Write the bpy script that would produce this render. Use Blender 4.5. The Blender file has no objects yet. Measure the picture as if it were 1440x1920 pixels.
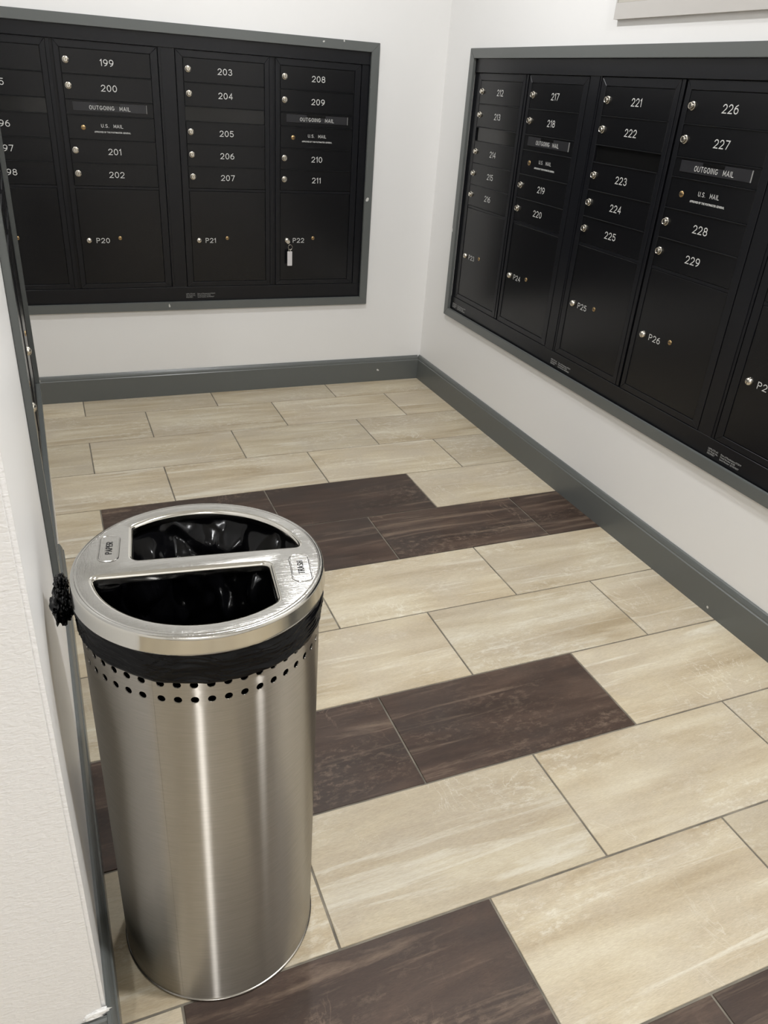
import bpy, bmesh, math, random
from mathutils import Vector, Matrix, noise
PI = math.pi
scene = bpy.context.scene
col = scene.collection
random.seed(7)

# ------------------------------------------------------------------ camera
CX, CY, CZ = -1.8388, -3.7823, 1.4223
yaw, pitch, roll, FPX = 0.42099, -0.50237, 0.07592, 1445.97
cd = bpy.data.cameras.new('camera')
cam = bpy.data.objects.new('camera', cd); col.objects.link(cam); scene.camera = cam
f = Vector((math.sin(yaw)*math.cos(pitch), math.cos(yaw)*math.cos(pitch), math.sin(pitch)))
r = Vector((math.cos(yaw), -math.sin(yaw), 0)); u = r.cross(f)
r2 = math.cos(roll)*r + math.sin(roll)*u
u2 = -math.sin(roll)*r + math.cos(roll)*u
cam.matrix_world = Matrix(((r2.x, u2.x, -f.x, CX), (r2.y, u2.y, -f.y, CY), (r2.z, u2.z, -f.z, CZ), (0, 0, 0, 1)))
cd.sensor_fit = 'HORIZONTAL'; cd.sensor_width = 36; cd.lens = FPX/1440*36; cd.clip_start = 0.02

# ------------------------------------------------------------------ world, lights, exposure
CEIL = 2.75
w = bpy.data.worlds.new('world'); scene.world = w; w.use_nodes = True
w.node_tree.nodes['Background'].inputs[0].default_value = (0.9, 0.93, 1, 1)
w.node_tree.nodes['Background'].inputs[1].default_value = 0.25
LAMPS = [  # x, y, watts
    (-0.66, -3.50, 27), (-2.52, -5.45, 22), (-1.00, -1.15, 14.5), (-2.25, -0.50, 3)]
scene.view_settings.view_transform = 'Standard'
scene.view_settings.look = 'None'
scene.view_settings.gamma = 1
scene.view_settings.exposure = 0.70
scene.view_settings.use_curve_mapping = False
scene.cycles.max_bounces = 10
scene.cycles.diffuse_bounces = 6

# ------------------------------------------------------------------ helpers
def tag(o, label=None, cat=None, group=None, kind=None):
    if label: o['label'] = label
    if cat: o['category'] = cat
    if group: o['group'] = group
    if kind: o['kind'] = kind
    return o

def link(name, me, parent=None, mats=None, loc=None):
    o = bpy.data.objects.new(name, me); col.objects.link(o)
    if parent: o.parent = parent
    if mats and me is not None:
        if not isinstance(mats, (list, tuple)): mats = [mats]
        if len(me.materials) == 0:
            for m in mats: me.materials.append(m)
    if loc: o.location = loc
    return o

def empty(name, loc=(0, 0, 0), rz=0):
    o = bpy.data.objects.new(name, None); col.objects.link(o); o.empty_display_size = 0.05
    o.location = loc; o.rotation_euler = (0, 0, rz); return o

def to_mesh(bm, name='m', smooth=False, angle=None):
    me = bpy.data.meshes.new(name)
    bmesh.ops.recalc_face_normals(bm, faces=bm.faces)
    for fc in bm.faces: fc.smooth = smooth
    if angle is not None:
        for fc in bm.faces: fc.smooth = True
        for e in bm.edges:
            if len(e.link_faces) == 2 and e.calc_face_angle(0) > angle: e.smooth = False
    bm.to_mesh(me); bm.free(); return me

def add_box(bm, x0, x1, y0, y1, z0, z1):
    v = [bm.verts.new((x, y, z)) for x in (x0, x1) for y in (y0, y1) for z in (z0, z1)]
    q = [(0, 1, 3, 2), (4, 6, 7, 5), (0, 4, 5, 1), (2, 3, 7, 6), (0, 2, 6, 4), (1, 5, 7, 3)]
    fs = [bm.faces.new([v[i] for i in t]) for t in q]
    return fs

def box_mesh(x0, x1, y0, y1, z0, z1, bev=0, name='m', seg=1):
    bm = bmesh.new(); add_box(bm, x0, x1, y0, y1, z0, z1)
    if bev: bmesh.ops.bevel(bm, geom=bm.edges[:], offset=bev, segments=seg, affect='EDGES')
    return to_mesh(bm, name)

def add_prism(bm, pts, y0, y1):
    """polygon pts in x,z extruded along y"""
    a = [bm.verts.new((p[0], y0, p[1])) for p in pts]
    b = [bm.verts.new((p[0], y1, p[1])) for p in pts]
    n = len(pts)
    bm.faces.new(a); bm.faces.new(b[::-1])
    for i in range(n): bm.faces.new((a[i], b[i], b[(i+1) % n], a[(i+1) % n]))

def lathe(bm, prof, n=24, axis='z', origin=(0, 0, 0), cap0=True, cap1=True):
    """prof: list of (radius, height)"""
    rings = []
    for (rr, h) in prof:
        ring = []
        for i in range(n):
            a = 2*PI*i/n
            if axis == 'z': p = (origin[0]+rr*math.cos(a), origin[1]+rr*math.sin(a), origin[2]+h)
            else: p = (origin[0]+rr*math.cos(a), origin[1]-h, origin[2]+rr*math.sin(a))
            ring.append(bm.verts.new(p))
        rings.append(ring)
    for k in range(len(rings)-1):
        for i in range(n):
            bm.faces.new((rings[k][i], rings[k][(i+1) % n], rings[k+1][(i+1) % n], rings[k+1][i]))
    if cap0: bm.faces.new(rings[0])
    if cap1: bm.faces.new(rings[-1][::-1])
    return rings

def tube(bm, pts, rad, n=8, closed=False):
    rings = []
    m = len(pts)
    for i, p in enumerate(pts):
        p = Vector(p)
        if closed: t = Vector(pts[(i+1) % m]) - Vector(pts[i-1])
        else: t = Vector(pts[min(i+1, m-1)]) - Vector(pts[max(i-1, 0)])
        t.normalize()
        ref = Vector((0, 0, 1)) if abs(t.z) < 0.9 else Vector((1, 0, 0))
        a = t.cross(ref).normalized(); b = t.cross(a)
        rr = rad[i] if isinstance(rad, (list, tuple)) else rad
        rings.append([bm.verts.new(p + rr*(math.cos(2*PI*k/n)*a + math.sin(2*PI*k/n)*b)) for k in range(n)])
    for i in range(m if closed else m-1):
        A, B = rings[i], rings[(i+1) % m]
        for k in range(n): bm.faces.new((A[k], A[(k+1) % n], B[(k+1) % n], B[k]))
    if not closed:
        bm.faces.new(rings[0]); bm.faces.new(rings[-1][::-1])

# ------------------------------------------------------------------ materials
def lin(c):
    return tuple(((x/255)/12.92 if x/255 <= 0.04045 else ((x/255+0.055)/1.055)**2.4) for x in c) + (1,)

class Mat:
    def __init__(s, name, color, rough=0.5, metal=0.0, spec=0.5, **kw):
        s.m = bpy.data.materials.new(name); s.m.use_nodes = True
        s.nt = s.m.node_tree; s.b = s.nt.nodes['Principled BSDF']
        s.b.inputs['Base Color'].default_value = color if len(color) == 4 else color+(1,)
        s.b.inputs['Roughness'].default_value = rough
        s.b.inputs['Metallic'].default_value = metal
        s.b.inputs['Specular IOR Level'].default_value = spec
        for k, v in kw.items(): s.b.inputs[k.replace('_', ' ')].default_value = v
    def n(s, t, **kw):
        nd = s.nt.nodes.new(t)
        for k, v in kw.items(): setattr(nd, k, v)
        return nd
    def l(s, a, b): s.nt.links.new(a, b)
    def coords(s, scale=(1, 1, 1), kind='Object', rnd=0):
        tc = s.n('ShaderNodeTexCoord'); mp = s.n('ShaderNodeMapping')
        mp.inputs['Scale'].default_value = scale
        s.l(tc.outputs[kind], mp.inputs['Vector'])
        if rnd:
            oi = s.n('ShaderNodeObjectInfo'); mul = s.n('ShaderNodeMath', operation='MULTIPLY')
            mul.inputs[1].default_value = rnd; s.l(oi.outputs['Random'], mul.inputs[0])
            cb = s.n('ShaderNodeCombineXYZ')
            for i in range(3): s.l(mul.outputs[0], cb.inputs[i])
            s.l(cb.outputs[0], mp.inputs['Location'])
        return mp.outputs[0]
    def noise(s, vec, scale, detail=3, rough=0.5, dist=0):
        nz = s.n('ShaderNodeTexNoise'); s.l(vec, nz.inputs['Vector'])
        nz.inputs['Scale'].default_value = scale; nz.inputs['Detail'].default_value = detail
        nz.inputs['Roughness'].default_value = rough; nz.inputs['Distortion'].default_value = dist
        return nz.outputs['Fac']
    def ramp(s, fac, stops):
        rp = s.n('ShaderNodeValToRGB'); s.l(fac, rp.inputs[0])
        el = rp.color_ramp.elements
        while len(el) < len(stops): el.new(0.5)
        for e, (p, c) in zip(el, stops):
            e.position = p; e.color = c if len(c) == 4 else tuple(c)+(1,)
        return rp.outputs[0]
    def mix(s, fac, a, b, mode='MIX'):
        mx = s.n('ShaderNodeMix', data_type='RGBA', blend_type=mode)
        if isinstance(fac, (int, float)): mx.inputs[0].default_value = fac
        else: s.l(fac, mx.inputs[0])
        for sock, v in ((mx.inputs[6], a), (mx.inputs[7], b)):
            if isinstance(v, tuple): sock.default_value = v
            else: s.l(v, sock)
        return mx.outputs[2]
    def bump(s, h, strength=0.3, dist=0.001):
        bp = s.n('ShaderNodeBump'); bp.inputs['Strength'].default_value = strength
        bp.inputs['Distance'].default_value = dist
        s.l(h, bp.inputs['Height']); s.l(bp.outputs[0], s.b.inputs['Normal']); return bp
    def rough(s, fac, lo, hi):
        mr = s.n('ShaderNodeMapRange'); s.l(fac, mr.inputs[0])
        mr.inputs[3].default_value = lo; mr.inputs[4].default_value = hi
        s.l(mr.outputs[0], s.b.inputs['Roughness'])
    def base(s, c): s.l(c, s.b.inputs['Base Color'])

def g1(v): return (v, v, v, 1)

M = {}
# painted plaster walls
m = Mat('wall_paint', (0.80, 0.795, 0.785), 0.40, spec=0.35)
v = m.coords()
h = m.noise(v, 260, 2, 0.5)
m.bump(h, 0.10, 0.001); M['wall'] = m.m
m = Mat('textured_wall_paint', (0.78, 0.77, 0.76), 0.36, spec=0.4)
v = m.coords((0.7, 1, 1.5)); h = m.noise(v, 135, 2.5, 0.5, 0.8)
m.bump(h, 0.36, 0.0026); M['wall_tex'] = m.m
m = Mat('ceiling_paint', (0.85, 0.85, 0.83), 0.7); M['ceil'] = m.m
m = Mat('pale_board', (0.47, 0.445, 0.39), 0.45); M['board'] = m.m
m = Mat('pale_board_edge_and_shade', (0.52, 0.50, 0.475), 0.45); M['board_edge_shade'] = m.m
# grey gloss trim
m = Mat('grey_trim_paint', (0.112, 0.120, 0.116), 0.30, spec=0.5)
v = m.coords((1, 1, 1)); h = m.noise(v, 35, 3)
m.bump(h, 0.12, 0.001)
chip = m.noise(v, 22, 1, 0.4)
c = m.ramp(chip, [(0.0, (0.112, 0.120, 0.116)), (0.808, (0.112, 0.120, 0.116)), (0.812, (0.6, 0.6, 0.57))])
m.base(c); M['trim'] = m.m
# black powder coat
m = Mat('black_powder_coat', (0.0056, 0.0060, 0.0080), 0.30, spec=0.37); M['black'] = m.m
m = Mat('black_door_paint', (0.0052, 0.0054, 0.0064), 0.24, spec=0.37); M['door'] = m.m
m = Mat('black_gloss_panel', (0.006, 0.006, 0.006), 0.16, spec=0.5); M['gloss'] = m.m
m = Mat('label_grey', (0.017, 0.017, 0.020), 0.35); M['label'] = m.m
m = Mat('white_engraving', (0.62, 0.62, 0.60), 0.5); M['ink'] = m.m
m = Mat('grey_engraving_and_glint', (0.30, 0.30, 0.29), 0.5); M['ink2_and_glint'] = m.m
m = Mat('nickel', (0.72, 0.68, 0.60), 0.22, 1.0); M['nickel'] = m.m
m = Mat('brass', (0.52, 0.36, 0.18), 0.3, 1.0); M['brass'] = m.m
m = Mat('keyhole_black', (0.01, 0.01, 0.01), 0.5); M['hole'] = m.m
m = Mat('clear_tag_plastic', (0.62, 0.60, 0.60), 0.3); M['tag'] = m.m
# grout
m = Mat('grout', (0.16, 0.145, 0.12), 0.85)
v = m.coords(); m.base(m.ramp(m.noise(v, 14, 4), [(0.3, (0.10, 0.088, 0.072)), (0.7, (0.24, 0.215, 0.17))])); M['grout'] = m.m

def tile_mat(name, stops, tint, vein, veinamt, rough=(0.44, 0.62), fineamt=0.3):
    m = Mat(name, (0.5, 0.45, 0.35), 0.4, spec=0.32)
    v = m.coords((0.75, 5.0, 1), rnd=23)
    big = m.noise(v, 2.6, 7, 0.60, 0.35)
    c = m.ramp(big, stops)
    v2 = m.coords((1.0, 1.7, 1), rnd=41)
    cloud = m.noise(v2, 2.8, 6, 0.62, 0.4)
    c = m.mix(m.ramp(cloud, [(0.42, g1(0)), (0.66, g1(0.8))]), c, tint)
    # long pale streaks
    v3 = m.coords((0.45, 6.5, 1), rnd=67)
    vn = m.noise(v3, 3.4, 7, 0.66, 0.5)
    k = m.ramp(vn, [(0.56, g1(0)), (0.66, g1(veinamt))])
    c = m.mix(k, c, vein)
    # sparse cross cracks
    v6 = m.coords((3.0, 1.2, 1), rnd=31)
    cr = m.noise(v6, 2.2, 5, 0.6, 0.8)
    gate = m.noise(m.coords((1, 1.6, 1), rnd=17), 2.6, 3, 0.5)
    mu = m.n('ShaderNodeMath', operation='MULTIPLY')
    m.l(m.ramp(cr, [(0.492, g1(0)), (0.50, g1(1)), (0.508, g1(0))]), mu.inputs[0])
    m.l(m.ramp(gate, [(0.55, g1(0)), (0.66, g1(veinamt*0.9))]), mu.inputs[1])
    c = m.mix(mu.outputs[0], c, vein)
    # worn flecks gathered in patches
    v4 = m.coords((1.0, 2.0, 1), rnd=11)
    fl = m.noise(v4, 34, 7, 0.74, 0.2)
    gate2 = m.noise(m.coords((1, 2.6, 1), rnd=77), 2.4, 4, 0.55)
    mu2 = m.n('ShaderNodeMath', operation='MULTIPLY')
    m.l(m.ramp(fl, [(0.50, g1(0)), (0.64, g1(1))]), mu2.inputs[0])
    m.l(m.ramp(gate2, [(0.49, g1(0)), (0.62, g1(veinamt))]), mu2.inputs[1])
    c = m.mix(mu2.outputs[0], c, vein)
    # fine linen grain
    v5 = m.coords((1, 8, 1), rnd=5)
    fine = m.noise(v5, 85, 3, 0.65, 0.3)
    c = m.mix(fineamt, c, m.ramp(fine, [(0.3, g1(0.30)), (0.7, g1(0.72))]), 'OVERLAY')
    oi = m.n('ShaderNodeObjectInfo')
    hs = m.n('ShaderNodeHueSaturation')
    mr = m.n('ShaderNodeMapRange'); m.l(oi.outputs['Random'], mr.inputs[0])
    mr.inputs[3].default_value = 0.88; mr.inputs[4].default_value = 1.08
    m.l(mr.outputs[0], hs.inputs['Value']); m.l(c, hs.inputs['Color'])
    m.base(hs.outputs[0])
    m.rough(fine, *rough)
    m.bump(fine, 0.22, 0.0012)
    return m.m
M['beige'] = tile_mat('beige_tile', [(0.32, (0.375, 0.302, 0.197)), (0.44, (0.455, 0.38, 0.265)), (0.56, (0.525, 0.455, 0.33)), (0.70, (0.60, 0.54, 0.415))],
                      (0.46, 0.40, 0.31, 1), (0.71, 0.68, 0.58, 1), 0.5)
M['dark'] = tile_mat('dark_brown_tile', [(0.34, (0.036, 0.023, 0.017)), (0.5, (0.060, 0.038, 0.028)), (0.66, (0.096, 0.063, 0.046))],
                     (0.050, 0.038, 0.032, 1), (0.22, 0.16, 0.115, 1), 0.5, (0.46, 0.62), 0.35)
# brushed steel can
m = Mat('brushed_steel', (0.39, 0.365, 0.325), 0.36, 1.0)
m.b.inputs['Anisotropic'].default_value = 0.7; m.b.inputs['Anisotropic Rotation'].default_value = 0.25
m.b.inputs['Roughness'].default_value = 0.27
tg = m.n('ShaderNodeTangent', direction_type='RADIAL', axis='Z'); m.l(tg.outputs[0], m.b.inputs['Tangent'])
gl = m.n('ShaderNodeBsdfAnisotropic'); gl.distribution = 'BECKMANN'
gl.inputs['Color'].default_value = (0.42, 0.395, 0.355, 1); gl.inputs['Roughness'].default_value = 0.40
gl.inputs['Anisotropy'].default_value = 0.80; m.l(tg.outputs[0], gl.inputs['Tangent'])
v = m.coords((25, 25, 1500)); h = m.noise(v, 1.0, 1, 0.5)
mr = m.n('ShaderNodeMapRange'); m.l(h, mr.inputs[0]); mr.inputs[1].default_value = 0.3; mr.inputs[2].default_value = 0.7
mr.inputs[3].default_value = 0.54; mr.inputs[4].default_value = 0.66
ms = m.n('ShaderNodeMixShader'); m.l(mr.outputs[0], ms.inputs[0]); m.l(m.b.outputs[0], ms.inputs[1]); m.l(gl.outputs[0], ms.inputs[2])
out = [q for q in m.nt.nodes if q.type == 'OUTPUT_MATERIAL'][0]; m.l(ms.outputs[0], out.inputs['Surface'])
M['steel'] = m.m
m = Mat('polished_steel', (0.50, 0.49, 0.465), 0.12, 1.0)
v = m.coords((40, 420, 30)); h = m.noise(v, 1.0, 3, 0.6, 1.0)
v2 = m.coords((260, 40, 30)); h2 = m.noise(v2, 1.0, 3, 0.6, 2.5)
ad = m.n('ShaderNodeMath', operation='ADD'); m.l(h, ad.inputs[0]); m.l(h2, ad.inputs[1])
m.bump(ad.outputs[0], 0.30, 0.0005); m.rough(m.noise(m.coords(), 18, 5, 0.65), 0.10, 0.26); M['lid'] = m.m
m = Mat('polished_rim_steel', (0.66, 0.64, 0.59), 0.09, 1.0)
m.rough(m.noise(m.coords((1, 1, 3)), 14, 5, 0.6), 0.06, 0.2); M['rim'] = m.m
m = Mat('steel_base_band', (0.30, 0.28, 0.25), 0.25, 1.0); M['band'] = m.m
m = Mat('black_bag_film', (0.0020, 0.0020, 0.0025), 0.17, spec=0.20)
v = m.coords((1, 1, 2.5)); h = m.noise(v, 60, 3, 0.5, 0.3)
m.bump(h, 0.06, 0.002); M['bag'] = m.m
m = Mat('lamp_lens', (0.8, 0.8, 0.8), 0.5); M['white_plastic'] = m.m

# ------------------------------------------------------------------ ceiling lights (first pair inferred; corner and alcove fills added; all above the frame)
for i, (x, y, wt) in enumerate(LAMPS):
    t = empty('ceiling_light', (x, y, CEIL))
    tag(t, 'round recessed white ceiling downlight ' + ['nearest above the trash can', 'in the hall behind the camera', 'added above the room corner to light the far wall', 'added above the left alcove as weak fill'][i], 'ceiling light', 'recessed ceiling downlights')
    bm = bmesh.new()
    lathe(bm, [(0.085, -0.001), (0.085, -0.004), (0.093, -0.009), (0.108, -0.007), (0.112, -0.001)], 32, cap0=False, cap1=False)
    link('trim_ring', to_mesh(bm, smooth=True), t, M['white_plastic'])
    ld = bpy.data.lights.new('downlight', 'AREA'); ld.shape = 'DISK'; ld.size = 0.165
    ld.energy = wt; ld.color = (0.985, 0.99, 1.0)
    lo = bpy.data.objects.new('bulb', ld); col.objects.link(lo); lo.parent = t; lo.location = (0, 0, -0.006)

# ------------------------------------------------------------------ the room
HB = dict(x0=-2.24, x1=-0.344, z0=0.426, z1=1.594)       # outside of the grey casing on the back wall
HR = dict(y0=-0.260, y1=-3.03, z0=0.430, z1=1.597)       # same on the right wall
FW = 0.038
IN = 0.022     # wall opening is this much inside the casing's outer edge

def wall_with_hole(name, a0, a1, h0, h1, z0, z1, axis, mat):
    """a wall panel 0.16 thick behind plane 0; axis 'x': runs along x at y=0; 'y': runs along y at x=0"""
    bm = bmesh.new()
    def bx(p, q, s, t):
        if axis == 'x': add_box(bm, p, q, 0, 0.16, s, t)
        else: add_box(bm, 0, 0.16, p, q, s, t)
    bx(a0, h0, 0, CEIL); bx(h1, a1, 0, CEIL); bx(h0, h1, 0, z0); bx(h0, h1, z1, CEIL)
    return tag(link(name, to_mesh(bm), None, mat), kind='structure')
wall_with_hole('wall_back', -2.62, 0.16, HB['x0']+IN, HB['x1']-IN, HB['z0']+IN, HB['z1']-IN, 'x', M['wall'])
wall_with_hole('wall_right', -6.2, 0.0, HR['y1']+IN, HR['y0']-IN, HR['z0']+IN, HR['z1']-IN, 'y', M['wall'])
tag(link('wall_behind', box_mesh(-4.2, 0.0, -6.2, -6.05, 0, CEIL), None, M['wall']), kind='structure')
tag(link('wall_hall', box_mesh(-4.35, -4.2, -6.05, -3.03, 0, CEIL), None, M['wall']), kind='structure')
tag(link('wall_alcove', box_mesh(-2.62, -2.47, -0.96, 0.0, 0, CEIL), None, M['wall']), kind='structure')
tag(link('ceiling', box_mesh(-4.35, 0.16, -6.2, 0.16, CEIL, CEIL+0.1), None, M['ceil']), kind='structure')

# left wall: block whose long face runs almost along the line of sight
def xw(y): return -1.9580 - 0.0168*y         # face of the left wall
YN = -3.015; YE = -0.95
LB = dict(y0=-2.275, y1=-1.0, z0=0.425, z1=1.594)
bm = bmesh.new()
def lblock(y0, y1, z0, z1):
    pts = [(xw(y0), y0), (xw(y1), y1), (-2.47, y1), (-2.47, y0)]
    a = [bm.verts.new((p[0], p[1], z0)) for p in pts]; b = [bm.verts.new((p[0], p[1], z1)) for p in pts]
    bm.faces.new(a[::-1]); bm.faces.new(b)
    for i in range(4): bm.faces.new((a[i], a[(i+1) % 4], b[(i+1) % 4], b[i]))
ya, yb = LB['y0']+IN, LB['y1']-IN
lblock(YN+0.004, ya, 0, CEIL); lblock(yb, YE, 0, CEIL); lblock(ya, yb, 0, LB['z0']+IN); lblock(ya, yb, LB['z1']-IN, CEIL)
tag(link('wall_left', to_mesh(bm), None, M['wall']), kind='structure')
# near end of that wall, orange-peel paint, with a rounded corner bead
bm = bmesh.new()
add_box(bm, -4.2, xw(YN), YN-0.012, YN+0.004, 0, CEIL)
ed = [e for e in bm.edges if all(abs(vv.co.x-xw(YN)) < 1e-5 and vv.co.y < YN-0.01 for vv in e.verts)]
bmesh.ops.bevel(bm, geom=ed, offset=0.006, segments=4, affect='EDGES')
tag(link('wall_near', to_mesh(bm, angle=0.6), None, M['wall_tex']), kind='structure')

# torn paint at the foot of that corner
bm = bmesh.new()
bmesh.ops.create_icosphere(bm, subdivisions=3, radius=1)
for vt in bm.verts:
    d_ = vt.co.normalized(); q_ = 1-0.5*abs(noise.noise(d_*2.4))-0.3*abs(noise.noise(d_*6))
    vt.co = Vector((d_.x*0.024*q_, d_.y*0.005*q_, d_.z*0.010*q_ + 0.2*d_.x*0.02))
link('torn_paint', to_mesh(bm), bpy.data.objects['wall_near'], M['wall'], loc=(xw(YN)-0.014, YN-0.0130, 0.143))

# floor: grout bed and single tiles
fl = tag(link('floor', box_mesh(-4.35, 0.0, -6.2, 0.0, -0.05, -0.0022), None, M['grout']), kind='structure')
Y1, P, L, G = -0.2057, 0.3080, 0.61189, 0.0048
X0 = {'A': -2.3937, 'B': -2.1273, 'C': -2.3974, 'D': -2.1288, 'E': -2.3991, 'F': -1.4667, 'G': -1.7908, 'H': -1.5041,
      'I': -1.7914, 'J': -1.5001, 'K': -1.7921, 'L': -1.4954}
rows = 'ABCDEFGHIJKL'
tiles = {}
def tile(x0, x1, y0, y1, dark):
    ww, hh = round(x1-x0-G, 4), round(y1-y0-G, 4)
    key = (ww, hh, dark)
    if key not in tiles:
        me = box_mesh(-ww/2, ww/2, -hh/2, hh/2, -0.004, 0.0, 0.0009)
        me.materials.append(M['dark'] if dark else M['beige']); tiles[key] = me
    o = link('tile', tiles[key], fl); o.location = ((x0+x1)/2, (y0+y1)/2, 0)
for i in range(18):
    yb1 = 0.0 if i == 0 else Y1-(i-1)*P
    yb0 = Y1-i*P
    xs = X0[rows[i]] if i < 12 else (-1.79 if i % 2 == 0 else -1.50)
    j = math.floor((-4.2-xs)/L)
    while xs+j*L < -0.001:
        a, b = xs+j*L, xs+(j+1)*L
        mid = (a+b)/2
        dark = False
        R_ = rows[i] if i < 12 else '-'
        if R_ == 'E' and -1.80 < mid < -0.56: dark = True
        if R_ == 'F' and mid > -1.5: dark = True
        if R_ == 'I' and -2.45 < mid < -0.56: dark = True
        if R_ == 'K' and -1.80 < mid < -1.17: dark = True
        if R_ == 'L' and mid > -1.5: dark = True
        if i in (14,) and -2.5 < mid < -1.2: dark = True
        a2, b2 = max(a, -4.2), min(b, -0.002)
        if b2-a2 > 0.02: tile(a2, b2, max(yb0, -6.05), yb1, dark)
        j += 1

# ------------------------------------------------------------------ baseboards
def baseboard(name, p, q, thick=0.016, h=0.130):
    """profile extruded from p to q, room on the left-hand side normal"""
    p, q = Vector(p), Vector(q); d = (q-p).normalized(); nrm = Vector((-d.y, d.x))
    prof = [(0, 0.0), (thick, 0.0), (thick, h-0.024), (thick-0.003, h-0.021), (thick-0.0035, h-0.016), (thick-0.006, h-0.009), (thick-0.009, h-0.003), (thick-0.012, h), (0, h)]
    bm = bmesh.new()
    A = [bm.verts.new((p.x+nrm.x*o, p.y+nrm.y*o, z)) for o, z in prof]
    B = [bm.verts.new((q.x+nrm.x*o, q.y+nrm.y*o, z)) for o, z in prof]
    n = len(prof)
    for i in range(n): bm.faces.new((A[i], B[i], B[(i+1) % n], A[(i+1) % n]))
    bm.faces.new(A); bm.faces.new(B[::-1])
    return tag(link(name, to_mesh(bm), None, M['trim']), kind='structure')
baseboard('baseboard_right', (0, -6.05), (0, -0.0))
baseboard('baseboard_back', (-0.016, 0), (-2.47, 0))
baseboard('baseboard_left', (xw(-1.56), -1.56), (xw(YN-0.028), YN-0.028), 0.017)
baseboard('baseboard_near', (xw(YN)-0.0, YN-0.012), (-4.2, YN-0.012), 0.016)

# ------------------------------------------------------------------ text
_tcache = {}
def _arc(cx, cy, rx, ry, a0, a1, n=9):
    return [(cx+rx*math.cos(math.radians(a0+(a1-a0)*k/n)), cy+ry*math.sin(math.radians(a0+(a1-a0)*k/n))) for k in range(n+1)]
GL = {'0': (.62, [_arc(.31, .5, .31, .5, 0, 360, 18)]), '1': (.22, [[(0, .80), (.20, 1), (.20, 0)]]),
 '2': (.62, [_arc(.31, .70, .30, .30, 168, -38)+[(.0, 0), (.62, 0)]]),
 '3': (.62, [_arc(.30, .76, .26, .24, 155, -90)+_arc(.30, .27, .31, .27, 85, -155)]),
 '4': (.62, [[(.45, 0), (.45, 1), (0, .28), (.62, .28)]]),
 '5': (.62, [[(.56, 1), (.10, 1), (.06, .55)]+_arc(.30, .32, .31, .32, 130, -155)]),
 '6': (.62, [_arc(.31, .31, .31, .31, 0, 360, 16), [(0, .31), (.02, .55), (.15, .82), (.46, 1)]]),
 '7': (.62, [[(0, 1), (.62, 1), (.20, 0)]]),
 '8': (.62, [_arc(.31, .76, .26, .24, 0, 360, 14), _arc(.31, .27, .31, .27, 0, 360, 16)]),
 '9': (.62, [_arc(.31, .69, .31, .31, 0, 360, 16), [(.62, .69), (.60, .45), (.47, .18), (.16, 0)]]),
 'P': (.60, [[(0, 0), (0, 1), (.34, 1)]+_arc(.34, .74, .26, .26, 85, -90)+[(0, .48)]]),
 'R': (.60, [[(0, 0), (0, 1), (.34, 1)]+_arc(.34, .74, .26, .26, 85, -90)+[(0, .48)], [(.30, .48), (.60, 0)]]),
 'O': (.66, [_arc(.33, .5, .33, .5, 0, 360, 18)]), 'U': (.60, [[(0, 1), (0, .3)]+_arc(.3, .3, .3, .3, 190, 350)+[(.6, 1)]]),
 'T': (.60, [[(0, 1), (.6, 1)], [(.3, 1), (.3, 0)]]), 'G': (.66, [_arc(.33, .5, .33, .5, 48, 345, 14)+[(.66, .42), (.38, .42)]]),
 'I': (.06, [[(.03, 0), (.03, 1)]]), 'N': (.58, [[(0, 0), (0, 1), (.58, 0), (.58, 1)]]),
 'M': (.70, [[(0, 0), (0, 1), (.35, .25), (.7, 1), (.7, 0)]]), 'A': (.64, [[(0, 0), (.32, 1), (.64, 0)], [(.11, .32), (.53, .32)]]),
 'L': (.50, [[(0, 1), (0, 0), (.5, 0)]]), 'S': (.60, [_arc(.3, .75, .28, .25, 30, 262)+_arc(.3, .25, .3, .25, 82, -150)]),
 'H': (.58, [[(0, 0), (0, 1)], [(.58, 0), (.58, 1)], [(0, .5), (.58, .5)]]), 'E': (.52, [[(.52, 1), (0, 1), (0, 0), (.52, 0)], [(0, .52), (.45, .52)]]),
 '.': (.05, [[(.02, 0), (.03, .03)]]), ' ': (.30, [])}
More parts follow.
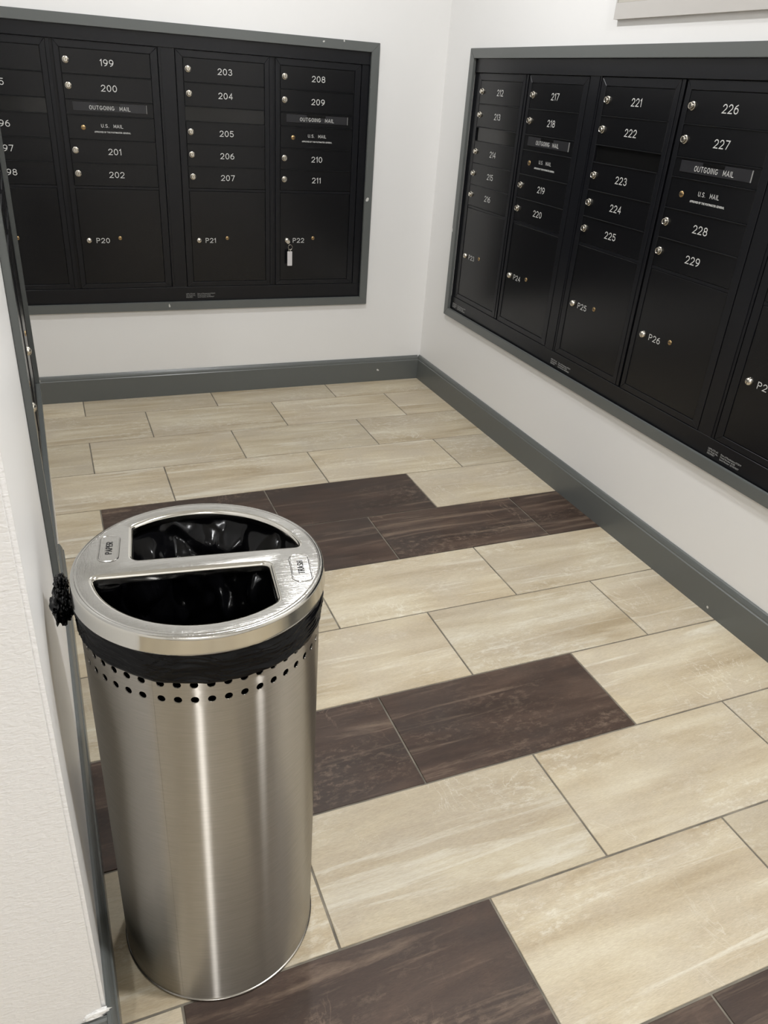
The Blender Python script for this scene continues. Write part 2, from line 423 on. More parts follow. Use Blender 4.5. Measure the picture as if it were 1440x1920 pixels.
def text_mesh(s, width, height, bold=0.0, mat='ink', stroke=None, th=0.115):
    """engraved single-stroke lettering (stroke=True) or plain small print, on the x-z plane facing -y"""
    k = (s, round(width, 4), round(height, 4), mat)
    if k in _tcache: return _tcache[k]
    if stroke is None: stroke = all(c in GL for c in s) and len(s) < 16
    if stroke:
        x = 0; lines = []
        for c in s:
            gw, ls = GL[c]
            for ln in ls: lines.append([(x+a, b) for a, b in ln])
            x += gw+.33
        tot = x-.33
        # centre-line box is inset by half the stroke
        sx = (width-th*height)/tot; sz = height*(1-th); hw = th*height/2
        bm = bmesh.new()
        for li, ln in enumerate(lines):
            pts = [Vector((a*sx-(width-th*height)/2, 0, (b-.5)*sz)) for a, b in ln]
            pts = [p for i_, p in enumerate(pts) if i_ == 0 or (p-pts[i_-1]).length > 1e-6]
            closed = (pts[0]-pts[-1]).length < 1e-5
            if closed: pts.pop()
            m_ = len(pts); L_, R_ = [], []
            for i_ in range(m_):
                d0 = pts[i_]-pts[i_-1] if (closed or i_ > 0) else pts[1]-pts[0]
                d1 = pts[(i_+1) % m_]-pts[i_] if (closed or i_ < m_-1) else d0
                d0 = d0.normalized(); d1 = d1.normalized()
                n0, n1 = Vector((-d0.z, 0, d0.x)), Vector((-d1.z, 0, d1.x))
                n_ = (n0+n1); n_ = n_.normalized() if n_.length > 1e-4 else n0
                k_ = hw/max(0.42, n_.dot(n0))
                e_ = Vector((0, 0, 0))
                if not closed and i_ == 0: e_ = -d0*hw*0.8
                if not closed and i_ == m_-1: e_ = d0*hw*0.8
                off = Vector((0, -0.0004-0.00004*(li % 3), 0))
                L_.append(bm.verts.new(pts[i_]+n_*k_+e_+off)); R_.append(bm.verts.new(pts[i_]-n_*k_+e_+off))
            for i_ in range(m_ if closed else m_-1):
                j_ = (i_+1) % m_
                bm.faces.new((R_[i_], R_[j_], L_[j_], L_[i_]))
        bm.normal_update()
        for fc in bm.faces:
            if fc.normal.y > 0: fc.normal_flip()
        me = bpy.data.meshes.new('lettering'); bm.to_mesh(me); bm.free()
        me.materials.append(M[mat]); _tcache[k] = me; return me
    cu = bpy.data.curves.new('t', 'FONT'); cu.body = s; cu.extrude = 0.01; cu.offset = bold; cu.resolution_u = 2
    o = bpy.data.objects.new('t', cu); col.objects.link(o)
    dg = bpy.context.evaluated_depsgraph_get(); dg.update()
    me = bpy.data.meshes.new_from_object(o.evaluated_get(dg))
    bpy.data.objects.remove(o); bpy.data.curves.remove(cu)
    xs = [v.co.x for v in me.vertices]; ys = [v.co.y for v in me.vertices]
    x0, x1, y0, y1 = min(xs), max(xs), min(ys), max(ys)
    for v in me.vertices:
        x = (v.co.x-x0)/(x1-x0)*width - width/2; y = (v.co.y-y0)/(y1-y0)*height - height/2
        v.co = (x, 0.0 if v.co.z < 0 else -0.0005, y)
    me.materials.clear(); me.materials.append(M[mat]); me.update()
    _tcache[k] = me
    return me
COLS = {194: 'A', 199: 'B', 203: 'A', 208: 'B', 212: 'A', 217: 'B', 221: 'A', 226: 'B', 230: 'A', 235: 'B'}
def numw(s): return sum(0.0070 if ch == '1' else 0.0170 for ch in s) + 0.0058*(len(s)-1)
for n0, kind in COLS.items():
    for k in range(5 if kind == 'A' else 4): text_mesh(str(n0+k), numw(str(n0+k)), 0.0245)
for k in range(19, 30): text_mesh('P%d' % k, numw('P%d' % k)*0.9, 0.0215)
T_OUT = text_mesh('OUTGOING  MAIL', 0.163, 0.0155, bold=0.008)
T_US = text_mesh('U.S.  MAIL', 0.088, 0.0135, bold=0.006)
T_AP = text_mesh('APPROVED BY THE POSTMASTER GENERAL', 0.146, 0.0062, bold=0.01)
T_S1 = text_mesh('USPS-STD-4C\nCR Model No.\nDELIVERY', 0.044, 0.021, mat='ink2_and_glint')
T_S2 = text_mesh('Date of Manufacture 07/2019\nModel Number 4C08\nSerial Number 2019070037', 0.084, 0.021, mat='ink2_and_glint')
T_PAPER = text_mesh('PAPER', 0.034, 0.0095, mat='hole', th=0.16)
T_TRASH = text_mesh('TRASH', 0.034, 0.0095, mat='hole', th=0.16)

# ------------------------------------------------------------------ mailbox hardware (local: x right, z up, y=0 face, viewer at -y)
def lock_mesh():
    bm = bmesh.new()
    lathe(bm, [(0.0125, 0.0), (0.0125, 0.002), (0.0112, 0.0032), (0.0102, 0.0034), (0.0098, 0.0085), (0.0090, 0.0102), (0.0080, 0.0106), (0.0072, 0.0098), (0.0066, 0.0098), (0.0062, 0.0106)], 20, axis='y')
    n0 = len(bm.faces)
    fs = add_box(bm, -0.0009, 0.0009, -0.0108, -0.0104, -0.0042, 0.0042)
    for fc in fs: fc.material_index = 1
    me = to_mesh(bm, 'lock', angle=0.7); me.materials.append(M['nickel']); me.materials.append(M['hole']); return me
def parcel_lock_mesh():
    bm = bmesh.new()
    lathe(bm, [(0.0128, 0.0), (0.0128, 0.0022), (0.0118, 0.006), (0.0095, 0.0095), (0.0060, 0.0115), (0.0020, 0.0122)], 20, axis='y')
    fs = add_box(bm, -0.0006, 0.0006, -0.0124, -0.0119, -0.0025, 0.0025)
    for fc in fs: fc.material_index = 1
    me = to_mesh(bm, 'lock', angle=0.9); me.materials.append(M['nickel']); me.materials.append(M['hole']); return me
def screw_mesh(rr):
    bm = bmesh.new()
    lathe(bm, [(rr, 0.0), (rr, 0.0012), (rr*0.9, 0.0022), (rr*0.5, 0.003)], 18, axis='y')
    fs = add_box(bm, -rr*0.82, rr*0.82, -0.0032, -0.0024, -0.0010, 0.0010)
    for fc in fs: fc.material_index = 1
    me = to_mesh(bm, 'lock', angle=0.9); me.materials.append(M['brass']); me.materials.append(M['hole']); return me
LOCK, PLOCK, USLOCK, PSCREW = lock_mesh(), parcel_lock_mesh(), screw_mesh(0.0095), screw_mesh(0.0082)

DW = 0.350
def panel_mesh(hh, recess=0.0, mat='door', gap=0.0011, bev=0.0009):
    me = box_mesh(gap, DW-gap, 0.0012+recess, 0.010+recess, -hh/2+gap, hh/2-gap, bev); me.materials.append(M[mat]); return me
ROWS = [(1.477, 1.386), (1.386, 1.2945), (1.2945, 1.238), (1.238, 1.147), (1.147, 1.0565), (1.0565, 0.966), (0.955, 0.552)]
TEN = panel_mesh(0.0910); SLOT = panel_mesh(0.0565, 0.006, 'gloss', 0.0008, 0.0004); OUTP = panel_mesh(0.0565); PAR = panel_mesh(0.403, 0.0010)
bm = bmesh.new()   # lower lip under each door: thin bright rail
LIP = box_mesh(0.001, DW-0.001, -0.0016, 0.004, -0.0016, 0.0008, 0.0006); LIP.materials.append(M['black'])
BLANK5 = box_mesh(0, DW, 0.0025, 0.010, 0.9555, 0.9655, 0.0004); BLANK5.materials.append(M['black'])

def colframe_mesh():
    bm = bmesh.new()
    x0, x1, z0, z1 = -0.029, DW+0.021, 0.531, 1.5035        # outside
    a0, a1, c0, c1 = -0.0005, DW+0.0005, 0.5515, 1.4775     # inside
    t = 0.0004
    add_prism(bm, [(x0, z0+t), (a0, c0+t), (a0, c1-t), (x0, z1-t)], 0.0, 0.012)
    add_prism(bm, [(x1, z0+t), (x1, z1-t), (a1, c1-t), (a1, c0+t)], 0.0, 0.012)
    add_prism(bm, [(x0+t, z1), (a0+t, c1), (a1-t, c1), (x1-t, z1)], 0.0, 0.012)
    add_prism(bm, [(x0+t, z0), (x1-t, z0), (a1-t, c0), (a0+t, c0)], 0.0, 0.012)
    bmesh.ops.bevel(bm, geom=bm.edges[:], offset=0.0007, segments=1, affect='EDGES')
    return to_mesh(bm)
CF = colframe_mesh(); CF.materials.append(M['black'])
CF2 = CF.copy()
for vtx in CF2.vertices: vtx.co.x = DW - vtx.co.x
CF2.flip_normals()

MODW = 0.833
HOUS = box_mesh(0.001, MODW-0.001, 0.0115, 0.125, 0.5305, 1.5045); HOUS.materials.append(M['black'])
STRIP = box_mesh(0.4035, 0.4185, 0.002, 0.0112, 0.531, 1.5035, 0.0006); STRIP.materials.append(M['black'])
LABEL = box_mesh(0.029, 0.319, -0.0006, 0.0025, -0.016, 0.016, 0.0003); LABEL.materials.append(M['label'])
NOTCH = box_mesh(0.124, 0.214, -0.0010, -0.0007, 0.006, 0.016); NOTCH.materials.append(M['gloss'])
GLINT = box_mesh(0.3205, 0.3222, -0.0016, 0.001, -0.016, 0.016); GLINT.materials.append(M['ink2_and_glint'])  # pale strip painting the glint along the label plate's edge

def column(root, x, n0, kind, pno, plain=False, flip=False):
    link('door_frame', CF2 if flip else CF, root, loc=(x, 0, 0))
    num = n0
    for ri, (zt, zb) in enumerate(ROWS):
        zc = (zt+zb)/2
        if ri == 6:
            d = link('parcel_door', PAR, root, loc=(x, 0, zc))
            link('lock', PLOCK, d, loc=(0.034, 0.002, 0.741-zc))
            link('service_screw', PSCREW, d, loc=(0.166, 0.002, 0.751-zc))
            if not plain:
                s = 'P%d' % pno; tw = numw(s)*0.9
                link('number', text_mesh(s, tw, 0.0215), d, loc=(0.0645+tw/2, 0.0021, 0.7405-zc))
        elif ri == 2 and kind == 'A':
            link('blank_slot_panel', SLOT, root, loc=(x, 0, zc))
            link('door_lip', LIP, root, loc=(x, 0, zb))
        elif ri == 2:
            d = link('outgoing_mail_panel', OUTP, root, loc=(x, 0, zc))
            link('label_plate', LABEL, d, loc=(0, 0, 0.005)); link('slot_notch', NOTCH, d, loc=(0, 0, 0.005))
            link('plate_edge_glint', GLINT, d, loc=(0, 0, 0.005))
            link('lettering', T_OUT, d, loc=(0.1735, -0.0006, 0.0025))
            link('door_lip', LIP, root, loc=(x, 0, zb))
        elif ri == 3 and kind == 'B':
            d = link('collection_door', TEN, root, loc=(x, 0, zc))
            if not plain: link('lock', USLOCK, d, loc=(0.061, 0.0012, 0.0))
            link('lettering', T_US, d, loc=(0.176, 0.0012, 0.0095)); link('lettering', T_AP, d, loc=(0.176, 0.0012, -0.0145))
            link('door_lip', LIP, root, loc=(x, 0, zb))
        else:
            d = link('tenant_door', TEN, root, loc=(x, 0, zc))
            if not plain: link('lock', LOCK, d, loc=(0.0205, 0.0012, 0.0035))
            if not plain:
                s = str(num); link('number', text_mesh(s, numw(s), 0.0245), d, loc=(0.177, 0.0012, 0.0015))
            if ri < 5: link('door_lip', LIP, root, loc=(x, 0, zb))
            num += 1
    link('divider_rail', BLANK5, root, loc=(x, 0, 0))

def module(loc, rz, a, b, pa, label, plain=False, only=None):
    t = empty('mailbox_unit', loc, rz)
    tag(t, label, 'mailbox')
    link('housing', HOUS, t); link('centre_strip', STRIP, t)
    column(t, 0.031, a, 'A', pa, plain)
    column(t, 0.452, b, 'B', pa+1, plain, True)
    return t
RC = 0.006
module((-2.1560, RC, 0), 0, 194, 199, 19, 'black mailbox unit with doors 199 to 202 and parcel door P20 on the far wall')
module((-1.2530, RC, 0), 0, 203, 208, 21, 'black mailbox unit with doors 203 to 211, P21 and P22 on the far wall')
YR = [-0.3220, -1.2275, -2.1330]
LBL = ['black mailbox unit with doors 212 to 220, P23 and P24 nearest the room corner',
       'black mailbox unit with doors 221 to 229, P25 and P26 on the right wall',
       'black mailbox unit cut off by the right edge of the photo, parcel door lettered P27']
for y, lb, (a, b, pp) in zip(YR, LBL, [(212, 217, 23), (221, 226, 25), (230, 235, 27)]):
    module((RC, y, 0), -PI/2, a, b, pp, lb)

# black surround of a bank + grey casing, in bank-local coordinates
def surround(loc, rz, x0, x1, mods, z0, z1, label, labelplates=(), dz=0, sc=None):
    t = empty('mailbox_surround', loc, rz); tag(t, label, 'mailbox surround')
    i0, i1, j0, j1 = x0+FW-0.006, x1-FW+0.006, z0+FW-0.006, z1-FW+0.006
    b = box_mesh(i0, i1, -0.0055, 0.11, 1.5060, j1, 0.0008); b.materials.append(M['black']); link('header', b, t)
    b = box_mesh(i0, i1, -0.0020, 0.11, j0, 0.5290, 0.0008); b.materials.append(M['black']); s = link('sill', b, t)
    edges = [i0]
    for mx in mods: edges += [mx-0.002, mx+MODW+0.002]
    edges += [i1]
    for k in range(0, len(edges), 2):
        a, c = edges[k], edges[k+1]
        nm = 'mullion' if 0 < k < len(edges)-2 else 'jamb'
        bm = bmesh.new()
        add_box(bm, a, c, 0.0008, 0.11, 0.5295, 1.5055)
        if nm == 'mullion':
            add_box(bm, a+0.010, c-0.010, -0.0012, 0.0012, 0.5295, 1.5055)
        link(nm, to_mesh(bm), t, M['black'])
    for lx in labelplates:
        link('maker_label', T_S1, s, loc=(lx+0.022+0.004, -0.0020, 0.4985-0.0095+dz))
        link('maker_label', T_S2, s, loc=(lx+0.044+0.014+0.042, -0.0020, 0.4985-0.0095+dz))
    return t
def casing(name, loc, rz, x0, x1, z0, z1, parent=None):
    t = empty(name, loc, rz); tag(t, kind='structure')
    w_ = FW; e = 0.0003
    pr = [[(x0, z0), (x0+w_, z0+w_), (x0+w_, z1-w_), (x0, z1)], [(x1, z0), (x1, z1), (x1-w_, z1-w_), (x1-w_, z0+w_)],
          [(x0, z1), (x0+w_, z1-w_), (x1-w_, z1-w_), (x1, z1)], [(x0, z0), (x1, z0), (x1-w_, z0+w_), (x0+w_, z0+w_)]]
    for p in pr:
        bm = bmesh.new(); add_prism(bm, p, -0.020, -0.0062)
        bmesh.ops.bevel(bm, geom=bm.edges[:], offset=0.0012, segments=2, affect='EDGES')
        link('casing_board', to_mesh(bm, angle=0.5), t, M['trim'])
surround((0, RC, 0), 0, HB['x0'], HB['x1'], [-2.1560, -1.2530], HB['z0'], HB['z1'],
         'black metal border around the mailbox units in the far wall', [-1.2660])
casing('trim_1', (0, RC, 0), 0, HB['x0'], HB['x1'], HB['z0'], HB['z1'])
surround((RC, 0, 0), -PI/2, -HR['y0'], -HR['y1'], [-y for y in YR], HR['z0'], HR['z1'],
         'black metal border around the mailbox units in the right wall', [0.312, 1.215, 2.121])
casing('trim_2', (RC, 0, 0), -PI/2, -HR['y0'], -HR['y1'], HR['z0'], HR['z1'])
# left wall bank, seen almost edge-on
ang = math.atan(0.0168)
def leftloc(y): return (xw(y), y, 0)
Lw = LB['y1']-LB['y0']
org = Vector((xw(LB['y0']), LB['y0'], 0))
rzl = PI/2 + ang
casing('trim_3', org + Vector((0.0062-0.0062, 0, 0)) - 0.006*Vector((math.cos(ang), math.sin(ang), 0)), rzl, 0, Lw, LB['z0'], LB['z1'])
surround(org - 0.006*Vector((1, 0, 0)) + Vector((0.004, 0, 0)), rzl, 0, Lw, [0.22], LB['z0'], LB['z1'],
         'black metal border seen edge-on in the left wall beside the trash can')
module(org + Vector((0.004, 0.22, 0)) - Vector((0.22*0.0168, 0, 0)), rzl, 0, 0, 0, 'black mailbox unit seen edge-on in the left wall', plain=True)

# notice board at the top right
t = empty('notice_board', (0, -1.262, 1.668)); tag(t, 'pale flat board high on the right wall above the mailboxes', 'board')
link('panel', box_mesh(-0.014, -0.0003, -1.2, -0.006, 0.046, 0.62, 0.001), t, M['board'])
bm = bmesh.new()
for (a, b, c, d) in [(-1.206, 0, 0, 0.0458), (-1.206, 0, 0.6205, 0.626), (-1.206, -1.2002, 0.046, 0.62), (-0.0058, 0, 0.046, 0.62)]:  # wide bottom strip carries the shadow tone below the board in its colour
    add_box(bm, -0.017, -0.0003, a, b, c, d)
link('edge_and_shade_strip', to_mesh(bm), t, M['board_edge_shade'])

# ------------------------------------------------------------------ key with tag hanging in lock P22
kx, kz = -1.2530+0.452+0.034, 0.741
t = empty('key', (kx, RC, kz)); tag(t, 'small key with white plastic tag hanging from the lock of parcel door P22', 'key')
link('key_blade', box_mesh(-0.0008, 0.0008, -0.022, -0.0100, -0.004, 0.004, 0.0002), t, M['nickel'])
bm = bmesh.new()
lathe(bm, [(0.0085, 0.0), (0.0085, 0.0018)], 18, axis='y', origin=(0.001, -0.020, -0.004))
link('key_bow', to_mesh(bm), t, M['nickel'])
bm = bmesh.new()
tube(bm, [(0.0105+0.0105*math.cos(a), -0.0235, -0.0275+0.0115*math.sin(a)) for a in [2*PI*k/20 for k in range(20)]], 0.0011, 6, True)
link('key_ring', to_mesh(bm, smooth=True), t, M['nickel'])
bm = bmesh.new()
tube(bm, [(0.0075+0.0045*math.cos(a), -0.0235+0.002*math.sin(a), -0.043+0.0055*math.sin(a)) for a in [2*PI*k/14 for k in range(14)]], 0.0011, 6, True)
link('tag_loop', to_mesh(bm, smooth=True), t, M['nickel'])
bm = bmesh.new()
add_box(bm, -0.004, 0.020, -0.026, -0.0225, -0.115, -0.047)
bmesh.ops.bevel(bm, geom=bm.edges[:], offset=0.0012, segments=2, affect='EDGES')
o = link('tag', to_mesh(bm), t, M['tag'])

# ------------------------------------------------------------------ trash can
TX, TY, TR = -1.6930, -2.8220, 0.1735
can = empty('trash_can', (TX, TY, 0))
tag(can, 'round brushed stainless steel trash can with two-opening lid, standing by the left wall', 'trash can')
# body with two rows of punched holes
bm = bmesh.new()
NC = 49; seam = math.radians(1.4); cwid = (2*PI-seam)/NC
A0 = math.radians(-123.45) + seam/2
SUB = 4
zlow = [0.0065, 0.012, 0.2, 0.4, 0.6, 0.683]
holes = [(0.683, 0.6975, 0.7105), (0.7105, 0.7230, 0.7360)]
ztop = [0.736, 0.76, 0.785]
def cyl(a, z, rr=TR): return (rr*math.cos(a), rr*math.sin(a), z)
vc = {}; hole_rings = []
def V(a, z):
    k = (round(a, 5), round(z, 5))
    if k not in vc: vc[k] = bm.verts.new(cyl(a, z))
    return vc[k]
for c_ in range(NC):
    aa = A0 + c_*cwid
    for zl in (zlow, ztop):
        for s_ in range(SUB):
            for k in range(len(zl)-1):
                p0, p1 = aa+cwid*s_/SUB, aa+cwid*(s_+1)/SUB
                bm.faces.new((V(p0, zl[k]), V(p1, zl[k]), V(p1, zl[k+1]), V(p0, zl[k+1])))
    for (za, zm, zb) in holes:
        ac = aa+cwid/2; hr = 0.0056
        outer = []; zz = [za, za+(zb-za)*0.25, za+(zb-za)*0.5, za+(zb-za)*0.75, zb]
        aq = [aa+cwid*s_/SUB for s_ in range(SUB+1)]
        for i in range(4): outer.append((aq[i], za))
        for i in range(4): outer.append((aq[4], zz[i]))
        for i in range(4): outer.append((aq[4-i], zb))
        for i in range(4): outer.append((aq[0], zz[4-i]))
        inner = []; ir = []
        for (a, z) in outer:
            dx, dz = (a-ac)*TR, z-zm
            th = math.atan2(dz, dx)
            ir.append((ac+hr*math.cos(th)/TR, zm+hr*math.sin(th))); inner.append(bm.verts.new(cyl(*ir[-1])))
        hole_rings.append(ir)
        ov = [V(a, z) for a, z in outer]
        for i in range(16): bm.faces.new((ov[i], ov[(i+1) % 16], inner[(i+1) % 16], inner[i]))
for ring_ in hole_rings:      # punched edge, sheet thickness
    oo = [bm.verts.new(cyl(a, z)) for a, z in ring_]
    ii = [bm.verts.new(cyl(a, z, TR-0.0014)) for a, z in ring_]
    for i in range(16): bm.faces.new((oo[i], oo[(i+1) % 16], ii[(i+1) % 16], ii[i]))
body = link('body', to_mesh(bm, smooth=True), can, M['steel'])
# overlapped vertical seam
bm = bmesh.new()
for k in range(2):
    pass
aS = math.radians(-123.45)
rr = [TR-0.0006, TR+0.0003, TR+0.0003, TR-0.0006]; an = [aS-0.014, aS-0.0125, aS+0.0122, aS+0.0125]
va = [bm.verts.new(cyl(a, 0.0065, q)) for a, q in zip(an, rr)]; vb = [bm.verts.new(cyl(a, 0.78, q)) for a, q in zip(an, rr)]
for i in range(3): bm.faces.new((va[i], va[i+1], vb[i+1], vb[i]))
link('seam', to_mesh(bm), can, M['steel'])
bm = bmesh.new()
lathe(bm, [(0.160, 0.0), (0.1752, 0.0), (0.1762, 0.002), (0.1758, 0.0052), (0.1742, 0.0064), (0.160, 0.0064)], 96)
link('base_ring', to_mesh(bm, angle=0.8), can, M['band'])
# lid --------------------------------------------------------
ZT = 0.8050
def rnd_poly(pts, rads, n=6):
    out = []; m_ = len(pts)
    for i in range(m_):
        p0, p, p1 = Vector(pts[i-1]), Vector(pts[i]), Vector(pts[(i+1) % m_])
        rr = rads[i] if isinstance(rads, list) else rads
        if rr <= 0: out.append(p); continue
        a = (p0-p).normalized(); b = (p1-p).normalized()
        ang_ = a.angle(b); d = min(rr/math.tan(ang_/2), 0.45*(p0-p).length, 0.45*(p1-p).length); r_ = d*math.tan(ang_/2)
        c = p + (a+b).normalized()*(r_/math.sin(ang_/2))
        s0 = p+a*d-c; s1 = p+b*d-c
        t0 = math.atan2(s0.y, s0.x); t1 = math.atan2(s1.y, s1.x)
        dt = (t1-t0+PI) % (2*PI)-PI
        for k in range(n+1): out.append(c+Vector((math.cos(t0+dt*k/n), math.sin(t0+dt*k/n)))*r_)
    return out
def offset_poly(pts, d):
    m_ = len(pts); out = []
    area = sum(pts[i-1].x*pts[i].y-pts[i].x*pts[i-1].y for i in range(m_))
    sg = 1 if area > 0 else -1
    for i in range(m_):
        t_ = (pts[(i+1) % m_]-pts[i-1]).normalized(); n_ = Vector((t_.y, -t_.x))*sg
        out.append(pts[i]+n_*d)
    return out
bar = math.radians(-6.8)
def lidp(x, y):   # lid-local coordinates aligned to the bar
    c, s = math.cos(bar), math.sin(bar); return Vector((x*c-y*s, x*s+y*c))
AR = 0.148
def arc(a0, a1, n):
    return [(AR*math.cos(math.radians(a0+(a1-a0)*k/n)), AR*math.sin(math.radians(a0+(a1-a0)*k/n))) for k in range(n+1)]
# back opening (paper) and front opening (trash) are mirror images through the centre
xc = -0.0945; yc_ = 0.0195
a_r = math.degrees(math.asin(yc_/AR)); a_l = 180-math.degrees(math.acos(-xc/AR))
back = [(xc, yc_)] + [(AR*math.cos(math.radians(a_r)), yc_)] + arc(a_r+6, a_l-5, 22) + [(xc, AR*math.sin(math.radians(a_l)))]
rads = [0.011, 0.007] + [0]*23 + [0.011]
rads[2] = 0
hb = rnd_poly([lidp(*p) for p in back], rads)
hf = [-p for p in hb]
bm = bmesh.new()
NO = 120
outer0 = [bm.verts.new((0.1695*math.cos(2*PI*i/NO), 0.1695*math.sin(2*PI*i/NO), ZT)) for i in range(NO)]
edges = [bm.edges.new((outer0[i], outer0[(i+1) % NO])) for i in range(NO)]
# rim: rolled shoulder, side and curl
prev = outer0
for (rr, z) in [(0.1705, ZT-0.0006), (0.1716, ZT-0.0007), (0.1728, ZT+0.0001), (0.1742, ZT+0.0001), (0.1757, ZT-0.0006), (0.1770, ZT-0.0018), (0.1778, ZT-0.0034), (0.1782, ZT-0.0055), (0.1800, ZT-0.0235), (0.1806, ZT-0.0262), (0.1800, ZT-0.0275), (0.1788, ZT-0.0268), (0.1784, ZT-0.022)]:
    ring = [bm.verts.new((rr*math.cos(2*PI*i/NO), rr*math.sin(2*PI*i/NO), z)) for i in range(NO)]
    for i in range(NO):
        fc = bm.faces.new((prev[i], prev[(i+1) % NO], ring[(i+1) % NO], ring[i])); fc.material_index = 1 if rr > 0.1775 else 0
    prev = ring
for hp in (hb, hf):
    prev = None
    for (off, z) in [(0.0065, ZT), (0.0045, ZT-0.0004), (0.0026, ZT-0.0014), (0.0011, ZT-0.0032), (0.0003, ZT-0.006), (0.0, ZT-0.014)]:
        ring = [bm.verts.new((p.x, p.y, z)) for p in offset_poly(hp, off)]
        nn = len(ring)
        if prev is None:
            edges += [bm.edges.new((ring[i], ring[(i+1) % nn])) for i in range(nn)]
        else:
            for i in range(nn): bm.faces.new((prev[i], prev[(i+1) % nn], ring[(i+1) % nn], ring[i])).material_index = 1
        prev = ring
bmesh.ops.triangle_fill(bm, use_beauty=True, edges=edges, normal=(0, 0, 1))
lid_me = to_mesh(bm, angle=0.45)
lid = link('lid', lid_me, can, [M['lid'], M['rim']])
# stadium-shaped embossed label plates
def plate(txt, cx, cy, rot, name):
    bm = bmesh.new()
    pts = rnd_poly([Vector(p) for p in [(-0.0365, -0.0150), (0.0365, -0.0150), (0.0365, 0.0150), (-0.0365, 0.0150)]], 0.0115, 7)
    prev = None
    for off, z in [(0, 0.0), (-0.0007, 0.0011), (-0.0015, 0.0011), (-0.0024, 0.0003)]:
        ring = [bm.verts.new((p.x, p.y, z)) for p in offset_poly(pts, off)]
        n = len(ring)
        if prev: 
            for i in range(n): bm.faces.new((prev[i], prev[(i+1) % n], ring[(i+1) % n], ring[i]))
        prev = ring
    bm.faces.new(prev)
    n1 = len(bm.faces)
    for vtx_ in []: pass
    tm = bmesh.new(); tm.from_mesh(txt)
    base = len(bm.verts)
    vv = [bm.verts.new((q.co.x, q.co.z, 0.0004 - q.co.y*0.6)) for q in tm.verts]
    tm.verts.ensure_lookup_table()
    for fc in tm.faces:
        try: bm.faces.new([vv[q.index] for q in fc.verts]).material_index = 1
        except ValueError: pass
    tm.free()
    me = bpy.data.meshes.new('plate')
    bm.normal_update()
    for fc in bm.faces: fc.smooth = False
    bm.to_mesh(me); bm.free()
    o = link('label_plate', me, lid, [M['lid'], M['hole']]); o.location = (cx, cy, ZT+0.0002); o.rotation_euler = (0, 0, rot)
plate(T_PAPER, -0.1205, 0.0690, math.radians(82), 'PAPER')
plate(T_TRASH, 0.1330, -0.0575, math.radians(80), 'TRASH')

# ------------------------------------------------------------------ bin liner
bag = empty('trash_bag', (TX, TY, 0.0)); tag(bag, 'black plastic bag lining the steel trash can, folded over its rim and knotted', 'trash bag')
def nz(x, y, z): return noise.noise(Vector((x, y, z)))
# inside wall of the bag: creased film hanging from the rim
def ridge(x, y, z): return 1-abs(nz(x, y, z))*2.2
bm = bmesh.new(); NA = 300; NZ = 90
rings = []
for k in range(NZ+1):
    tt = k/NZ; z = 0.786-0.70*tt**1.25
    ring = []
    for i in range(NA):
        a = 2*PI*i/NA; ca, sa = math.cos(a), math.sin(a)
        amp = min(1, tt*10)
        sk = z*1.6
        px, py, pz = ca*0.17, sa*0.17, z
        n1 = abs(nz(px*9+3+sk, py*9, pz*7)); n2 = abs(nz(px*19, py*19+sk, pz*17+4)); n3 = abs(nz(px*44+sk*2, py*44, pz*40))
        r_ = 0.1690 - 0.03*tt - amp*(0.002+0.075*n1+0.030*n2+0.006*n3)
        ring.append(bm.verts.new((r_*ca, r_*sa, z+amp*0.012*nz(ca*5, sa*5, z*11))))
    rings.append(ring)
for k in range(NZ):
    for i in range(NA): bm.faces.new((rings[k][i], rings[k][(i+1) % NA], rings[k+1][(i+1) % NA], rings[k+1][i]))
bm.faces.new(rings[-1])
link('pouch', to_mesh(bm, smooth=True), bag, M['bag'])
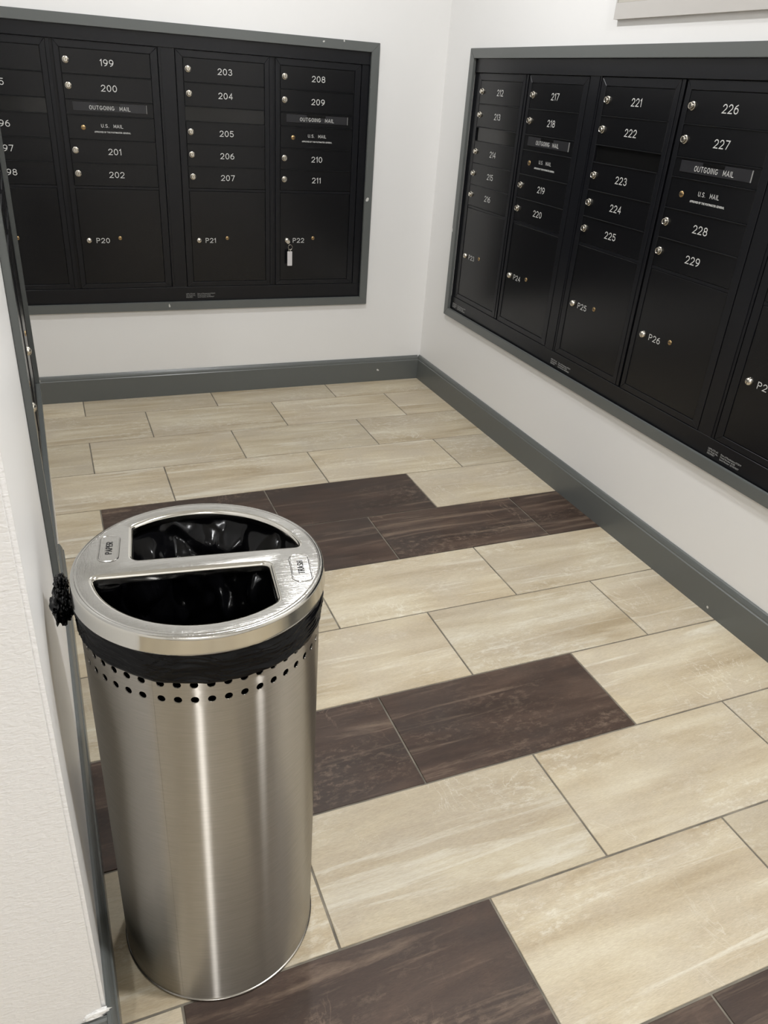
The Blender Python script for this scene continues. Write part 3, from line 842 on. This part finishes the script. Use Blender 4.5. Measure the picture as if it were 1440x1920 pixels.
# folded-over collar outside the body, gathered in long diagonal folds
bm = bmesh.new(); NA = 420; NZ = 84
rings = []
def zbot(a):
    return 0.7258 - 0.005*math.cos(a+0.1) + 0.0026*nz(math.cos(a)*5, math.sin(a)*5, 1) + 0.0012*nz(math.cos(a)*17, math.sin(a)*17, 4)
for k in range(NZ+1):
    tt = k/NZ
    ring = []
    for i in range(NA):
        a = 2*PI*i/NA; ca, sa = math.cos(a), math.sin(a)
        zt = 0.7835; z = zt+(zbot(a)-zt)*tt
        w1 = nz(ca*1.2, sa*1.2, 2.0); w2 = nz(ca*2.6, sa*2.6, 9.0)
        ph1 = (z + 0.020*math.sin(a+2.2) + 0.016*w1)*88; ph2 = (z - 0.014*math.sin(a+0.4) + 0.030*w2)*205
        s1 = ph1 % 1.0; s2 = ph2 % 1.0
        m1 = 0.35+1.3*abs(nz(ca*1.5+4, sa*1.5, math.floor(ph1)*1.7)); m2 = 1.6*abs(nz(ca*2.2, sa*2.2+5, math.floor(ph2)*2.3))
        env = min(1, tt*6)*min(1, (1-tt)*12)
        r_ = 0.1748 + env*(0.0046*m1*(1-s1)**1.3 + 0.0020*m2*(1-s2) + 0.0004*abs(nz(ca*10, sa*10, z*140+a*3)))
        cap = 0.1774 if z > 0.772 else 0.1774+0.0035*min(1, (0.772-z)/0.010)
        r_ = min(max(r_, 0.1743), cap)
        ring.append(bm.verts.new((r_*ca, r_*sa, z)))
    rings.append(ring)
for k in range(NZ):
    for i in range(NA): bm.faces.new((rings[k][i], rings[k][(i+1) % NA], rings[k+1][(i+1) % NA], rings[k+1][i]))
link('folded_collar', to_mesh(bm, smooth=True), bag, M['bag'])
# knot gathered against the left wall
def crumple(cx, cy, cz, rx, ry, rz_, seed, n=40):
    bm = bmesh.new()
    bmesh.ops.create_icosphere(bm, subdivisions=4, radius=1)
    for vtx in bm.verts:
        d = vtx.co.normalized()
        q = 1 + 0.30*abs(nz(d.x*2+seed, d.y*2, d.z*2))*2 - 0.26*abs(nz(d.x*3.6, d.y*3.6+seed, d.z*3.6))*2 - 0.05*abs(nz(d.x*8, d.y*8, d.z*8+seed))
        vtx.co = Vector((cx+d.x*rx*q, cy+d.y*ry*q, cz+d.z*rz_*q))
    return bm
bm = crumple(-0.1930, 0.030, 0.747, 0.0140, 0.038, 0.0175, 3)
link('knot', to_mesh(bm, smooth=False), bag, M['bag'])
bm = crumple(-0.1915, 0.056, 0.764, 0.009, 0.022, 0.012, 9)
link('knot', to_mesh(bm, smooth=False), bag, M['bag'])
